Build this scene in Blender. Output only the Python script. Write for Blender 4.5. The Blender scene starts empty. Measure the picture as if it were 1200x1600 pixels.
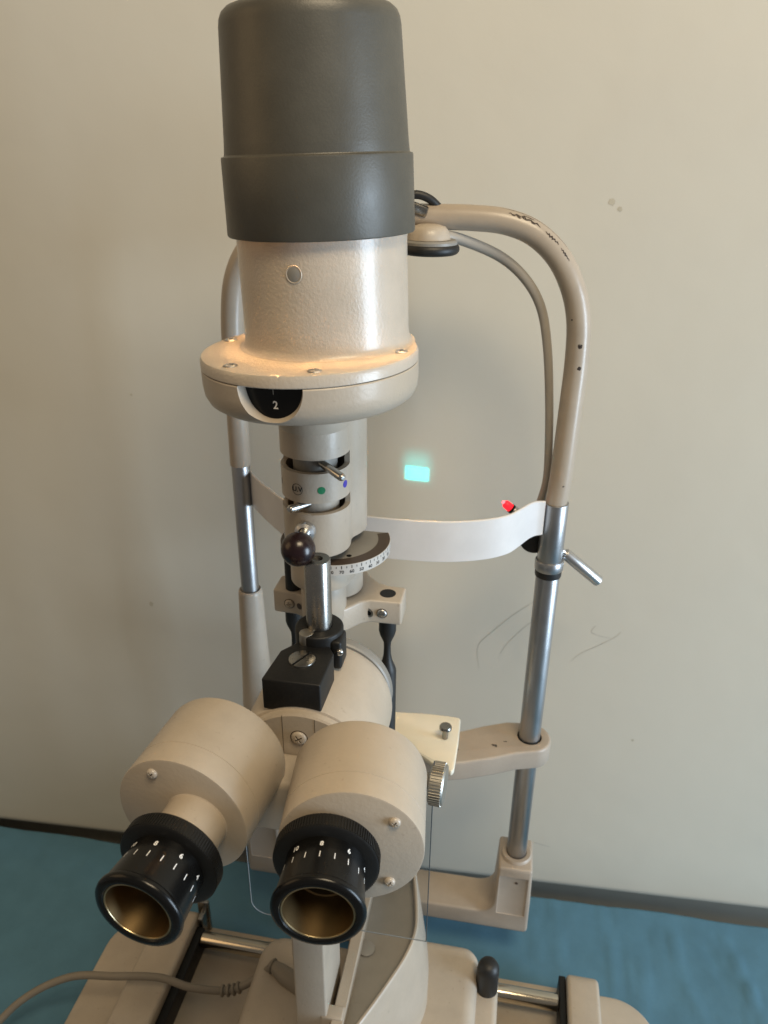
import bpy, bmesh, math, random
import numpy as np
from mathutils import Matrix, Vector, noise

random.seed(7)
MM = 0.001
sc = bpy.context.scene

# ------------------------------------------------------------------ camera, world, light, exposure
YAW, PITCH, ROLL = math.radians(10), math.radians(25.4), math.radians(0.45)
CAM = Vector((105.7, -397.7, 690.0)) * MM
F = Vector((-math.sin(YAW), math.cos(YAW), 0)); R0 = Vector((math.cos(YAW), math.sin(YAW), 0)); UP = Vector((0, 0, 1))
fw = F * math.cos(PITCH) - UP * math.sin(PITCH)
u0 = F * math.sin(PITCH) + UP * math.cos(PITCH)
rt = R0 * math.cos(ROLL) + u0 * math.sin(ROLL)
u1 = u0 * math.cos(ROLL) - R0 * math.sin(ROLL)
cd = bpy.data.cameras.new('camera'); cam = bpy.data.objects.new('camera', cd)
sc.collection.objects.link(cam)
cam.matrix_world = Matrix(((rt.x, u1.x, -fw.x, CAM.x), (rt.y, u1.y, -fw.y, CAM.y), (rt.z, u1.z, -fw.z, CAM.z), (0, 0, 0, 1)))
cd.sensor_fit = 'HORIZONTAL'; cd.sensor_width = 36.0; cd.lens = 36.0 * 1202 / 1200
cd.clip_start = 0.01; cd.clip_end = 50
cd.dof.use_dof = True; cd.dof.focus_distance = 0.40; cd.dof.aperture_fstop = 22
sc.camera = cam

world = bpy.data.worlds.new('World'); sc.world = world; world.use_nodes = True
bg = world.node_tree.nodes['Background']
bg.inputs[0].default_value = (1.0, 0.94, 0.86, 1); bg.inputs[1].default_value = 0.15

def area(name, loc, target, sx, sy, power, col):
    l = bpy.data.lights.new(name, 'AREA'); l.shape = 'RECTANGLE'; l.size = sx; l.size_y = sy; l.energy = power; l.color = col
    o = bpy.data.objects.new(name, l); sc.collection.objects.link(o)
    o.location = loc
    o.rotation_euler = (Vector(target) - Vector(loc)).to_track_quat('-Z', 'Y').to_euler()
    return o
area('window_light', (1.70, -0.44, 0.42), (0.10, 0.12, 0.28), 0.6, 1.0, 34, (0.68, 0.84, 1.0))
area('room_lamp', (-1.5, -0.60, 1.25), (0.0, 0.1, 0.5), 1.0, 1.0, 4.0, (1.0, 0.66, 0.32))
area('ceiling_light', (0.42, -0.55, 1.62), (0.20, 0.05, 0.5), 0.6, 0.4, 13, (1.0, 0.81, 0.54))

sc.view_settings.view_transform = 'Standard'; sc.view_settings.look = 'None'
sc.view_settings.exposure = 0.02; sc.view_settings.gamma = 1.0; sc.view_settings.use_curve_mapping = False
sc.render.engine = 'CYCLES'
sc.cycles.max_bounces = 10; sc.cycles.transparent_max_bounces = 12
sc.cycles.caustics_reflective = False
sc.cycles.use_denoising = True

# ------------------------------------------------------------------ materials
class NT:
    def __init__(s, m): s.t = m.node_tree; s.n = s.t.nodes; s.l = s.t.links; s.bsdf = s.n['Principled BSDF']
    def new(s, typ, **kw):
        n = s.n.new(typ)
        for k, v in kw.items(): setattr(n, k, v)
        return n
    def link(s, a, b): s.l.new(a, b)
    def val(s, op, a, b=None, clamp=False):
        n = s.new('ShaderNodeMath', operation=op); n.use_clamp = clamp
        for i, x in enumerate((a, b)):
            if x is None: continue
            if isinstance(x, (int, float)): n.inputs[i].default_value = x
            else: s.link(x, n.inputs[i])
        return n.outputs[0]
    def noise(s, scale, detail=3, rough=0.5, vec=None):
        n = s.new('ShaderNodeTexNoise'); n.inputs['Scale'].default_value = scale
        n.inputs['Detail'].default_value = detail; n.inputs['Roughness'].default_value = rough
        s.link(vec if vec is not None else s.coord(), n.inputs['Vector'])
        return n.outputs['Fac']
    def coord(s):
        if not hasattr(s, '_c'): s._c = s.new('ShaderNodeTexCoord').outputs['Object']
        return s._c
    def ramp(s, fac, lo, hi):
        n = s.new('ShaderNodeMapRange'); n.clamp = True
        s.link(fac, n.inputs[0]); n.inputs[1].default_value = lo; n.inputs[2].default_value = hi
        return n.outputs[0]
    def mix(s, fac, a, b):
        n = s.new('ShaderNodeMix', data_type='RGBA')
        if isinstance(fac, (int, float)): n.inputs[0].default_value = fac
        else: s.link(fac, n.inputs[0])
        for i, x in ((6, a), (7, b)):
            if isinstance(x, tuple): n.inputs[i].default_value = (*x, 1)
            else: s.link(x, n.inputs[i])
        return n.outputs[2]
    def bump(s, h, strength, dist):
        n = s.new('ShaderNodeBump'); n.inputs['Strength'].default_value = strength; n.inputs['Distance'].default_value = dist
        s.link(h, n.inputs['Height']); s.link(n.outputs[0], s.bsdf.inputs['Normal'])
    def near(s, p, r):           # 1 at point p (metres, object space), 0 at distance r
        n = s.new('ShaderNodeVectorMath', operation='DISTANCE'); s.link(s.coord(), n.inputs[0]); n.inputs[1].default_value = p
        m = s.new('ShaderNodeMapRange'); m.clamp = True; s.link(n.outputs['Value'], m.inputs[0])
        m.inputs[1].default_value = r; m.inputs[2].default_value = r * 0.4
        return m.outputs[0]

def mat(name, col, rough=0.5, metal=0.0, bump=None, var=0.06, coat=0.0, spec=0.5, aniso=0.0):
    m = bpy.data.materials.new(name); m.use_nodes = True; t = NT(m); b = t.bsdf
    b.inputs['Roughness'].default_value = rough; b.inputs['Metallic'].default_value = metal
    b.inputs['Specular IOR Level'].default_value = spec
    b.inputs['Coat Weight'].default_value = coat; b.inputs['Coat Roughness'].default_value = 0.15
    if aniso: b.inputs['Anisotropic'].default_value = aniso
    v = t.ramp(t.noise(38, 5, 0.6), 0.3, 0.75)
    dark = tuple(c * (1 - var * 2) for c in col); light = tuple(min(1, c * (1 + var)) for c in col)
    c = t.mix(v, dark, light)
    t.link(c, b.inputs['Base Color'])
    r = t.new('ShaderNodeMapRange'); t.link(t.noise(90, 4, 0.6), r.inputs[0]); r.inputs[3].default_value = max(0.02, rough - 0.08); r.inputs[4].default_value = min(1, rough + 0.08)
    t.link(r.outputs[0], b.inputs['Roughness'])
    if bump: t.bump(t.noise(bump[0], 3, 0.55), bump[1], bump[2])
    m['c'] = 0
    return m, t, c

def chips(t, base, spots, dark=(0.035, 0.025, 0.02), scale=420, lo=0.5):
    """paint chips: worn spots at given places"""
    col = base
    n = t.noise(scale, 4, 0.65)
    for p, r in spots:
        mask = t.val('MULTIPLY', t.near([c * MM for c in p], r * MM), 1.0)
        f = t.ramp(t.val('ADD', t.val('MULTIPLY', n, 0.9), t.val('MULTIPLY', mask, 0.4)), lo + 0.30, lo + 0.33)
        f = t.val('MULTIPLY', f, t.ramp(mask, 0.02, 0.1))
        col = t.mix(f, col, dark)
    t.link(col, t.bsdf.inputs['Base Color'])
    return col

PAINT, tp, cp = mat('cream_paint', (0.43, 0.37, 0.30), 0.42, bump=(520, 0.22, 0.0006), coat=0.12)
# faint grime speckle
g = tp.ramp(tp.noise(260, 2, 0.4), 0.70, 0.76)
cpy = tp.mix(tp.val('MULTIPLY', tp.ramp(tp.noise(15, 4, 0.6), 0.42, 0.68), 0.45), cp, (0.43, 0.355, 0.265))
cp2 = tp.mix(tp.val('MULTIPLY', g, 0.20), cpy, (0.16, 0.12, 0.09)); tp.link(cp2, tp.bsdf.inputs['Base Color'])
GLOSS, tg, cg = mat('glossy_cream_paint', (0.48, 0.42, 0.35), 0.32, bump=(650, 0.42, 0.0005), coat=0.3)
TUBE, tt, ct = mat('beige_tube_paint', (0.40, 0.335, 0.265), 0.36, bump=(600, 0.12, 0.0005), coat=0.15)
THIN, _, _ = mat('grey_tube_plastic', (0.36, 0.33, 0.29), 0.4)
ARM, ta, ca = mat('worn_beige_casting', (0.385, 0.325, 0.265), 0.42, bump=(500, 0.15, 0.0005))
CAP, tc, _ = mat('grey_cap_plastic', (0.073, 0.068, 0.055), 0.42, bump=(900, 0.14, 0.0005), var=0.09)
BLACK, _, _ = mat('black_anodised', (0.005, 0.005, 0.005), 0.25, bump=(700, 0.08, 0.0004), spec=0.3)
BLACKM, _, _ = mat('black_satin_paint', (0.009, 0.009, 0.009), 0.46, bump=(600, 0.15, 0.0006), spec=0.3)
RUBBER, _, _ = mat('black_rubber', (0.010, 0.010, 0.010), 0.5)
WHITE, _, _ = mat('white_plastic', (0.68, 0.665, 0.66), 0.45, var=0.04, bump=(400, 0.08, 0.0004))
IVORY, _, _ = mat('ivory_plastic', (0.80, 0.76, 0.64), 0.40, var=0.03)
PRINTW, _, _ = mat('white_print', (0.85, 0.85, 0.85), 0.6, var=0.0)
PRINTK, _, _ = mat('black_print', (0.015, 0.015, 0.017), 0.6, var=0.0)
GREEN, _, _ = mat('green_dot_paint', (0.01, 0.17, 0.07), 0.5, var=0.0)
BLUE, _, _ = mat('blue_dot_paint', (0.04, 0.03, 0.35), 0.5, var=0.0)
BROWN, _, _ = mat('brown_scale_paint', (0.055, 0.038, 0.028), 0.45)
GREYP, _, _ = mat('grey_plate', (0.24, 0.23, 0.21), 0.45)
SCALEW, _, _ = mat('white_scale_band', (0.50, 0.48, 0.45), 0.4)
WARMST, _, _ = mat('satin_nickel', (0.42, 0.40, 0.36), 0.42, 1.0, var=0.04)
STEEL, ts, _ = mat('steel', (0.52, 0.51, 0.49), 0.26, 1.0, var=0.05)
DSTEEL, _, _ = mat('darker_steel', (0.33, 0.32, 0.30), 0.27, 1.0, var=0.10)
ALU, _, _ = mat('satin_aluminium', (0.62, 0.62, 0.62), 0.34, 1.0, var=0.04)
BRUSH, tb, _ = mat('brushed_steel_tube', (0.43, 0.435, 0.445), 0.37, 1.0, var=0.06)
BRASSY, _, _ = mat('polished_rod', (0.60, 0.54, 0.44), 0.18, 1.0, var=0.05)
GOLD, _, _ = mat('bronze_eyecup', (0.24, 0.165, 0.08), 0.44, 1.0, var=0.12)
RIM, _, _ = mat('gold_rim', (0.50, 0.41, 0.25), 0.32, 1.0, var=0.05)
LENS, _, _ = mat('coated_lens', (0.006, 0.004, 0.002), 0.06, 0.0, var=0.0)
BALLM, _, _ = mat('maroon_ball_plastic', (0.012, 0.004, 0.005), 0.27, var=0.05)
CABLEM, _, _ = mat('grey_cable', (0.22, 0.19, 0.15), 0.5)
SHADOWP, _, _ = mat('shaded_recess_paint', (0.27, 0.255, 0.23), 0.42)  # greyer copy of the cream paint; the arm panel's shade is in this colour
# brushed streaks along the tubes
st = tb.new('ShaderNodeMapping'); tb.link(tb.coord(), st.inputs[0]); st.inputs['Scale'].default_value = (1, 1, 60)
tb.bump(tb.noise(60, 3, 0.6, st.outputs[0]), 0.10, 0.0004)

def emit(name, col, s):
    m = bpy.data.materials.new(name); m.use_nodes = True; b = m.node_tree.nodes['Principled BSDF']
    b.inputs['Base Color'].default_value = (*[c * 0.5 for c in col], 1)
    b.inputs['Emission Color'].default_value = (*col, 1); b.inputs['Emission Strength'].default_value = s
    return m
LEAK = emit('warm_lamp_leak', (1.0, 0.54, 0.20), 480)  # for an added ring that stands in for the bulb's leaking light
LED = emit('red_led_glow', (1.0, 0.01, 0.02), 2.2)
LEDHOT = emit('red_led_core', (1.0, 0.05, 0.06), 8)

CLEAR = bpy.data.materials.new('clear_acrylic'); CLEAR.use_nodes = True
nt = CLEAR.node_tree; nt.nodes.clear()
o_ = nt.nodes.new('ShaderNodeOutputMaterial'); mx = nt.nodes.new('ShaderNodeMixShader'); tr = nt.nodes.new('ShaderNodeBsdfTransparent'); gl = nt.nodes.new('ShaderNodeBsdfGlossy'); 
tr.inputs[0].default_value = (0.94, 0.95, 0.96, 1); gl.inputs['Roughness'].default_value = 0.18; mx.inputs[0].default_value = 0.045
nt.links.new(tr.outputs[0], mx.inputs[1]); nt.links.new(gl.outputs[0], mx.inputs[2]); nt.links.new(mx.outputs[0], o_.inputs[0])
EDGE, _, _ = mat('acrylic_edge', (0.28, 0.30, 0.31), 0.25, var=0.02)
EDGED, _, _ = mat('acrylic_dark_edge', (0.07, 0.08, 0.09), 0.25, var=0.02)

WALL, tw, cw = mat('painted_wall', (0.57, 0.535, 0.44), 0.72, var=0.0, spec=0.25)
w1 = tw.ramp(tw.noise(2.2, 4, 0.55), 0.35, 0.7); w2 = tw.ramp(tw.noise(9, 5, 0.6), 0.45, 0.75)
cwx = tw.mix(tw.val('MULTIPLY', w1, 0.5), (0.582, 0.546, 0.462), (0.547, 0.515, 0.442))
cwx = tw.mix(tw.val('MULTIPLY', w2, 0.22), cwx, (0.505, 0.475, 0.415))
tw.link(cwx, tw.bsdf.inputs['Base Color'])
tw.bump(tw.val('ADD', tw.val('MULTIPLY', tw.noise(9, 3), 1.0), tw.val('MULTIPLY', tw.noise(300, 3, 0.6), 0.035)), 0.35, 0.004)
STAIN, _, _ = mat('wall_stain', (0.51, 0.465, 0.365), 0.8, var=0.1)
SCRATCH, _, _ = mat('wall_pencil_mark', (0.50, 0.47, 0.405), 0.8, var=0.1)

CLOTH, tl, cl = mat('blue_drape', (0.080, 0.188, 0.270), 0.60, var=0.05, spec=0.3)
tl.bump(tl.val('ADD', tl.noise(34, 5, 0.55), tl.val('MULTIPLY', tl.noise(1400, 2), 0.10)), 0.26, 0.003)
FLOORM, _, _ = mat('floor_tile', (0.20, 0.19, 0.17), 0.5)
WOOD, _, _ = mat('table_laminate', (0.35, 0.33, 0.30), 0.5)

# ------------------------------------------------------------------ geometry helpers (millimetres, world space)
class Geo:
    def __init__(s, v=None, f=None): s.v = [Vector(p) for p in (v or [])]; s.f = [tuple(x) for x in (f or [])]
    def tr(s, M): return Geo([M @ p for p in s.v], s.f)
    def mv(s, x, y, z): return s.tr(Matrix.Translation((x, y, z)))
    def __add__(s, o):
        k = len(s.v); return Geo(s.v + o.v, s.f + [tuple(i + k for i in t) for t in o.f])

def frame(origin, zdir, xref=(1, 0, 0)):
    z = Vector(zdir).normalized(); x = Vector(xref); x = (x - z * x.dot(z))
    if x.length < 1e-4: x = Vector((0, 1, 0)) - z * z.y
    x.normalize(); y = z.cross(x)
    return Matrix(((x.x, y.x, z.x, origin[0]), (x.y, y.y, z.y, origin[1]), (x.z, y.z, z.z, origin[2]), (0, 0, 0, 1)))

def from_bm(bm):
    bm.normal_update(); bm.verts.index_update()
    g = Geo([v.co.copy() for v in bm.verts], [tuple(v.index for v in f.verts) for f in bm.faces]); bm.free(); return g
def to_bm(g):
    bm = bmesh.new(); vs = [bm.verts.new(p) for p in g.v]
    for f in g.f:
        try: bm.faces.new([vs[i] for i in f])
        except ValueError: pass
    bm.verts.index_update(); return bm
def bevel(g, w, seg=3, ang=30, keep=None):
    bm = to_bm(g); bmesh.ops.recalc_face_normals(bm, faces=bm.faces)
    es = [e for e in bm.edges if len(e.link_faces) == 2 and e.calc_face_angle(0) > math.radians(ang) and (keep is None or keep(e))]
    bmesh.ops.bevel(bm, geom=es, offset=w, segments=seg, profile=0.5, affect='EDGES', clamp_overlap=True)
    return from_bm(bm)

def lathe(prof, seg=64, a0=0.0, a1=360.0):
    full = abs(a1 - a0 - 360) < 1e-6
    n = seg if full else seg + 1
    v = []; f = []
    for r, z in prof:
        for k in range(n):
            a = math.radians(a0 + (a1 - a0) * k / seg)
            v.append((r * math.cos(a), r * math.sin(a), z))
    for i in range(len(prof) - 1):
        for k in range(seg):
            k2 = (k + 1) % n
            f.append((i * n + k, i * n + k2, (i + 1) * n + k2, (i + 1) * n + k))
    bm = to_bm(Geo(v, f)); bmesh.ops.remove_doubles(bm, verts=bm.verts, dist=1e-5)
    bmesh.ops.dissolve_degenerate(bm, edges=bm.edges, dist=1e-6)
    bmesh.ops.recalc_face_normals(bm, faces=bm.faces)
    return from_bm(bm)
def rod(r, z0, z1, ch=0.0, seg=48):
    if ch: return lathe([(0, z0), (r - ch, z0), (r - ch * .3, z0 + ch * .3), (r, z0 + ch), (r, z1 - ch), (r - ch * .3, z1 - ch * .3), (r - ch, z1), (0, z1)], seg)
    return lathe([(0, z0), (r, z0), (r, z1), (0, z1)], seg)
def ball(r, seg=32): return lathe([(r * math.sin(math.pi * i / 20), -r * math.cos(math.pi * i / 20)) for i in range(21)], seg)
def torus(R, r, seg=64, n=14, a0=0, a1=360):
    return lathe([(R + r * math.cos(2 * math.pi * i / n), r * math.sin(2 * math.pi * i / n)) for i in range(n + 1)], seg, a0, a1)
def between(g_maker, a, b): a = Vector(a); b = Vector(b); return g_maker((b - a).length).tr(frame(a, b - a))
def prism(poly, z0, z1, bev=0.0, seg=3, ang=30):
    n = len(poly)
    g = Geo([(x, y, z0) for x, y in poly] + [(x, y, z1) for x, y in poly],
            [tuple(range(n - 1, -1, -1)), tuple(range(n, 2 * n))] + [(i, (i + 1) % n, n + (i + 1) % n, n + i) for i in range(n)])
    if bev: g = bevel(g, bev, seg, ang)
    return g
def box(x0, x1, y0, y1, z0, z1, bev=0.0, seg=3):
    return prism([(x0, y0), (x1, y0), (x1, y1), (x0, y1)], z0, z1, bev, seg)
def hull(pts):
    pts = sorted(set((round(x, 4), round(y, 4)) for x, y in pts))
    def half(ps):
        h = []
        for p in ps:
            while len(h) > 1 and (h[-1][0] - h[-2][0]) * (p[1] - h[-2][1]) - (h[-1][1] - h[-2][1]) * (p[0] - h[-2][0]) <= 0: h.pop()
            h.append(p)
        return h
    a = half(pts); b = half(pts[::-1]); return a[:-1] + b[:-1]
def circ(cx, cy, r, n=64): return [(cx + r * math.cos(2 * math.pi * i / n), cy + r * math.sin(2 * math.pi * i / n)) for i in range(n)]
def smooth(pts, n=8):
    pts = [Vector(p) for p in pts]; out = []
    for i in range(len(pts) - 1):
        p0 = pts[max(i - 1, 0)]; p1 = pts[i]; p2 = pts[i + 1]; p3 = pts[min(i + 2, len(pts) - 1)]
        for k in range(n):
            t = k / n
            out.append(0.5 * ((2 * p1) + (p2 - p0) * t + (2 * p0 - 5 * p1 + 4 * p2 - p3) * t * t + (3 * p1 - p0 - 3 * p2 + p3) * t ** 3))
    out.append(pts[-1]); return out
def tube(path, r, seg=24, n=8):
    P = smooth(path, n) if n else [Vector(p) for p in path]
    v = []; f = []; T0 = None; N = None
    for i, p in enumerate(P):
        T = (P[min(i + 1, len(P) - 1)] - P[max(i - 1, 0)]).normalized()
        if N is None: N = T.orthogonal().normalized()
        else:
            N = (N - T * N.dot(T)).normalized()
        B = T.cross(N); rr = r(i / (len(P) - 1)) if callable(r) else r
        for k in range(seg):
            a = 2 * math.pi * k / seg; v.append(p + N * (rr * math.cos(a)) + B * (rr * math.sin(a)))
    for i in range(len(P) - 1):
        for k in range(seg): f.append((i * seg + k, i * seg + (k + 1) % seg, (i + 1) * seg + (k + 1) % seg, (i + 1) * seg + k))
    f.append(tuple(range(seg - 1, -1, -1))); f.append(tuple((len(P) - 1) * seg + k for k in range(seg)))
    return Geo(v, f)
def boolean(a, b, op='DIFFERENCE'):
    def mk(g):
        me = bpy.data.meshes.new('tmp'); bm = to_bm(g); bmesh.ops.recalc_face_normals(bm, faces=bm.faces); bm.to_mesh(me); bm.free()
        o = bpy.data.objects.new('tmp', me); sc.collection.objects.link(o); return o
    A = mk(a); B = mk(b)
    m = A.modifiers.new('b', 'BOOLEAN'); m.operation = op; m.object = B; m.solver = 'EXACT'
    dg = bpy.context.evaluated_depsgraph_get(); me = bpy.data.meshes.new_from_object(A.evaluated_get(dg))
    g = Geo([v.co.copy() for v in me.vertices], [tuple(p.vertices) for p in me.polygons])
    for o in (A, B):
        d = o.data; bpy.data.objects.remove(o); bpy.data.meshes.remove(d)
    bpy.data.meshes.remove(me); return g

def text_geo(s, size):
    cu = bpy.data.curves.new('t', 'FONT'); cu.body = s; cu.size = size; cu.align_x = 'CENTER'; cu.align_y = 'CENTER'; cu.resolution_u = 3
    cu.offset = size * 0.022
    o = bpy.data.objects.new('t', cu); sc.collection.objects.link(o)
    dg = bpy.context.evaluated_depsgraph_get(); me = bpy.data.meshes.new_from_object(o.evaluated_get(dg))
    g = Geo([v.co.copy() for v in me.vertices], [tuple(p.vertices) for p in me.polygons])
    bpy.data.objects.remove(o); bpy.data.curves.remove(cu); bpy.data.meshes.remove(me)
    return g
def strip(w, h, n=6): # flat mark
    v = []; f = []
    for i in range(n + 1):
        x = -w / 2 + w * i / n; v += [(x, -h / 2, 0), (x, h / 2, 0)]
    for i in range(n): f.append((2 * i, 2 * i + 2, 2 * i + 3, 2 * i + 1))
    return Geo(v, f)
def disc(r, n=24): return Geo([(0, 0, 0)] + [(r * math.cos(2 * math.pi * i / n), r * math.sin(2 * math.pi * i / n), 0) for i in range(n)], [(0, 1 + i, 1 + (i + 1) % n) for i in range(n)])
def ringflat(r0, r1, n=32): return Geo([(r * math.cos(2 * math.pi * i / n), r * math.sin(2 * math.pi * i / n), 0) for r in (r0, r1) for i in range(n)], [(i, (i + 1) % n, n + (i + 1) % n, n + i) for i in range(n)])
def wrap(g, r, ang, z, M=None, lift=0.08):
    """lay a flat mark on a cylinder (axis z): ang = angle where the mark's centre sits, u runs counter-clockwise seen from outside"""
    out = []
    for p in g.v:
        a = math.radians(ang) + p.x / r; out.append(Vector(((r + lift) * math.cos(a), (r + lift) * math.sin(a), z + p.y)))
    o = Geo(out, g.f)
    return o.tr(M) if M else o

col = sc.collection
def thing(name, label, cat, base, group=None):
    o = bpy.data.objects.new(name, None); col.objects.link(o); o.empty_display_size = 0.02
    o.location = Vector(base) * MM; o['label'] = label; o['category'] = cat
    if group: o['group'] = group
    o['_b'] = [float(c) for c in base]
    return o
def base_of(o):
    while o.parent: o = o.parent
    return Vector(o.get('_b', (0, 0, 0)))
def part(name, g, m, parent=None, ang=35, label=None, flat=False):
    b = base_of(parent) if parent else Vector((0, 0, 0))
    me = bpy.data.meshes.new(name)
    me.from_pydata([(p - b) * MM for p in g.v], [], g.f); me.update()
    bm = bmesh.new(); bm.from_mesh(me); bmesh.ops.recalc_face_normals(bm, faces=bm.faces); bm.to_mesh(me); bm.free()
    if not flat:
        me.polygons.foreach_set('use_smooth', [True] * len(me.polygons)); me.set_sharp_from_angle(angle=math.radians(ang))
    me.materials.append(m)
    o = bpy.data.objects.new(name, me); col.objects.link(o)
    if parent: o.parent = parent
    if label: o['label'] = label
    return o
def tag(o, label, cat, group=None):
    o['label'] = label; o['category'] = cat
    if group: o['group'] = group

# cross-head screw, slotted screw
def cross(r): return box(-r * .62, r * .62, -r * .13, r * .13, 0, r) + box(-r * .13, r * .13, -r * .62, r * .62, 0.001, r)
_S = lathe([(0, -2), (1, -2), (1, 0.12), (.93, .26), (.75, .36), (.4, .43), (0, .45)], 28)
_S = boolean(boolean(_S, box(-.6, .6, -.13, .13, .12, 1)), box(-.13, .13, -.6, .6, .12, 1))
def screw(parent, p, n, r, m=None, twist=20, recess=True, dome=1.0):
    M = frame(p, n) @ Matrix.Rotation(math.radians(twist), 4, 'Z') @ Matrix.Diagonal((r, r, r * dome, 1))
    s = part('screw', _S.tr(M), m or ALU, parent)
    if recess:
        rg = lathe([(1.04, 0.012 / r), (1.17, 0.012 / r)], 28)
        part('screw_recess', rg.tr(frame(p, n) @ Matrix.Diagonal((r, r, 1, 1))).tr(Matrix.Translation(Vector(n).normalized() * .03)), BROWN, s)
    return s

# ------------------------------------------------------------------ the setting: wall and table
def wall_y(x): return 176 + 0.045 * x
wa = math.atan(0.045)
WM = Matrix.Translation((0, 176, 0)) @ Matrix.Rotation(wa, 4, 'Z')      # wall frame: x along wall, -y into the room
w = part('wall', Geo(*(lambda g: ([(p.z, p.x, p.y) for p in g.v], g.f))(prism([(0, 1900)] + [(17 - 17 * math.cos(a), 3 - 17 * math.sin(a)) for a in [math.pi / 2 * i / 14 for i in range(15)]] + [(34, -14.4), (34, -735), (90, -735), (90, 1900)], -1800, 2300))).tr(WM), WALL, ang=50); w['kind'] = 'structure'  # rounded, set-back foot: shape added to darken the gap behind the table
def wall_mark(pts, r, m, nm):
    # thin strokes and spots lying on the wall face
    vs = []; fs = []
    P = smooth([(x, 0, z) for x, z in pts], 6)
    for i, p in enumerate(P):
        T = (P[min(i + 1, len(P) - 1)] - P[max(i - 1, 0)]).normalized(); N = Vector((-T.z, 0, T.x))
        k = r * (0.35 + 0.65 * math.sin(math.pi * (i + .4) / len(P))) * random.uniform(.7, 1.1)
        vs += [p + N * k + Vector((0, -.15, 0)), p - N * k + Vector((0, -.15, 0))]
    for i in range(len(P) - 1): fs.append((2 * i, 2 * i + 1, 2 * i + 3, 2 * i + 2))
    o = part(nm, Geo(vs, fs).tr(WM), m, flat=True); o.parent = w
    return o
def stain(x, z, r):
    v = [(0, 0, 0)] + [(r * random.uniform(.6, 1.1) * math.cos(a), 0, r * random.uniform(.6, 1.2) * math.sin(a)) for a in [i * math.pi / 8 for i in range(16)]]
    g = Geo([(x + p[0], -.15, z + p[2]) for p in v], [(0, 1 + i, 1 + (i + 1) % 16) for i in range(16)])
    o = part('stain', g.tr(WM), STAIN, flat=True); o.parent = w
stain(159, 657.2, 2.6); stain(165, 652.8, 1.7); stain(-214, 303, 2.4)
wall_mark([(149, 352), (134, 336), (118, 321), (104, 305), (92.5, 291), (90, 280), (93, 262)], .28, SCRATCH, 'pencil_stroke')
wall_mark([(140, 322), (128, 308), (117, 293), (110.5, 280)], .28, SCRATCH, 'pencil_stroke')
wall_mark([(190, 318), (187, 311), (194, 307.5), (204, 306)], .28, SCRATCH, 'pencil_stroke')
wall_mark([(211.5, 313), (207, 307), (194, 297), (180, 287), (173, 278)], .28, SCRATCH, 'pencil_stroke')
wall_mark([(160, 53), (168, 51), (177, 49)], .9, SCRATCH, 'scuff')
for sx, sz, sr in ((238, 196, 1.4), (-205, 505, 1.2)): stain(sx, sz, sr)

fl = part('floor', Geo([(-2500, -2500, -732), (3000, -2500, -732), (3000, 1500, -732), (-2500, 1500, -732)], [(0, 1, 2, 3)]), FLOORM, flat=True); fl['kind'] = 'structure'
t = thing('table', 'table edge under the blue drape against the wall', 'table', (0, -50, -730))
def edge_y(x):
    xs = [-900, -430, -290, -60, 78, 158, 208, 271, 394, 900]; ys = [151, 151, 152, 157, 161, 167.5, 170.5, 172, 174.5, 178]
    return float(np.interp(x, xs, ys))
part('tabletop', box(-700, 900, -420, 145, -34, -7, 3), WOOD, t)
for lx, ly in ((-660, -390), (860, -390), (-660, 110), (860, 110)): part('leg', box(lx - 20, lx + 20, ly - 20, ly + 20, -730, -34, 2), WOOD, t)
#CLOTH
NX = 300; xs = np.linspace(-720, 920, NX); ns = 150
vv = []; ff = []
def crease(x, y):
    z = 0.0
    for (ax, ay, bx, by, h, wd) in CREASES:
        dx, dy = bx - ax, by - ay; L2 = dx * dx + dy * dy
        u = ((x - ax) * dx + (y - ay) * dy) / L2
        if -0.15 < u < 1.15:
            d = ((x - ax) * dy - (y - ay) * dx) / math.sqrt(L2)
            fall = min(1, max(0, (u + .15) / .3)) * min(1, max(0, (1.15 - u) / .3))
            z += .75 * h * math.exp(-(d / wd) ** 2) * fall
    return z
CREASES = [(236, 168, 243, 60, 2.4, 2.6), (239, 168, 247, 60, -1.6, 3), (300, 150, 303, 95, 2.2, 2.2), (303, 100, 322, 40, 1.8, 3), (330, 145, 343, 100, -1.8, 3.4), (350, 152, 372, 40, 3.2, 2.6), (362, 110, 352, 60, 1.6, 3), (405, 145, 430, 60, 2.6, 4),
           (185, 168, 190, 100, 1.8, 2.4), (160, 150, 172, 90, 1.4, 3), (420, 120, 470, 60, -2, 5), (270, 125, 262, 60, 1.8, 3), (283, 150, 287, 110, 1.2, 2), (-300, 140, -330, 20, 1.3, 4), (-380, 120, -280, 60, 1.0, 5), (-250, 140, -262, 60, 1.0, 3), (-420, 90, -330, -60, 1.2, 5)]
prev = None
for i, x in enumerate(xs):
    e = edge_y(x) + 0.8 * math.sin(x * 0.05) + 0.6 * math.sin(x * 0.021 + 1)
    for j in range(ns + 14):
        if j < ns:
            s = j / (ns - 1); s = 1 - (1 - s) ** 1.6
            y = -430 + (e - 5 + 430) * s
            z = -4.0 + 1.6 * noise.noise(Vector((x * .012, y * .012, 3))) + 0.7 * noise.noise(Vector((x * .045, y * .03, 9))) + crease(x, y)
            vv.append((x, y, z)); zl = z
        else:
            k = (j - ns + 1) / 6
            if k <= 1: a = k * math.pi / 2; vv.append((x, e - 5 + 5 * math.sin(a), zl - 5 + 5 * math.cos(a)))
            else: vv.append((x, e + 0.5 * math.sin(x * .08) * (k - 1), zl - 5 - (k - 1) * 230))
n2 = ns + 14
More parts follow.
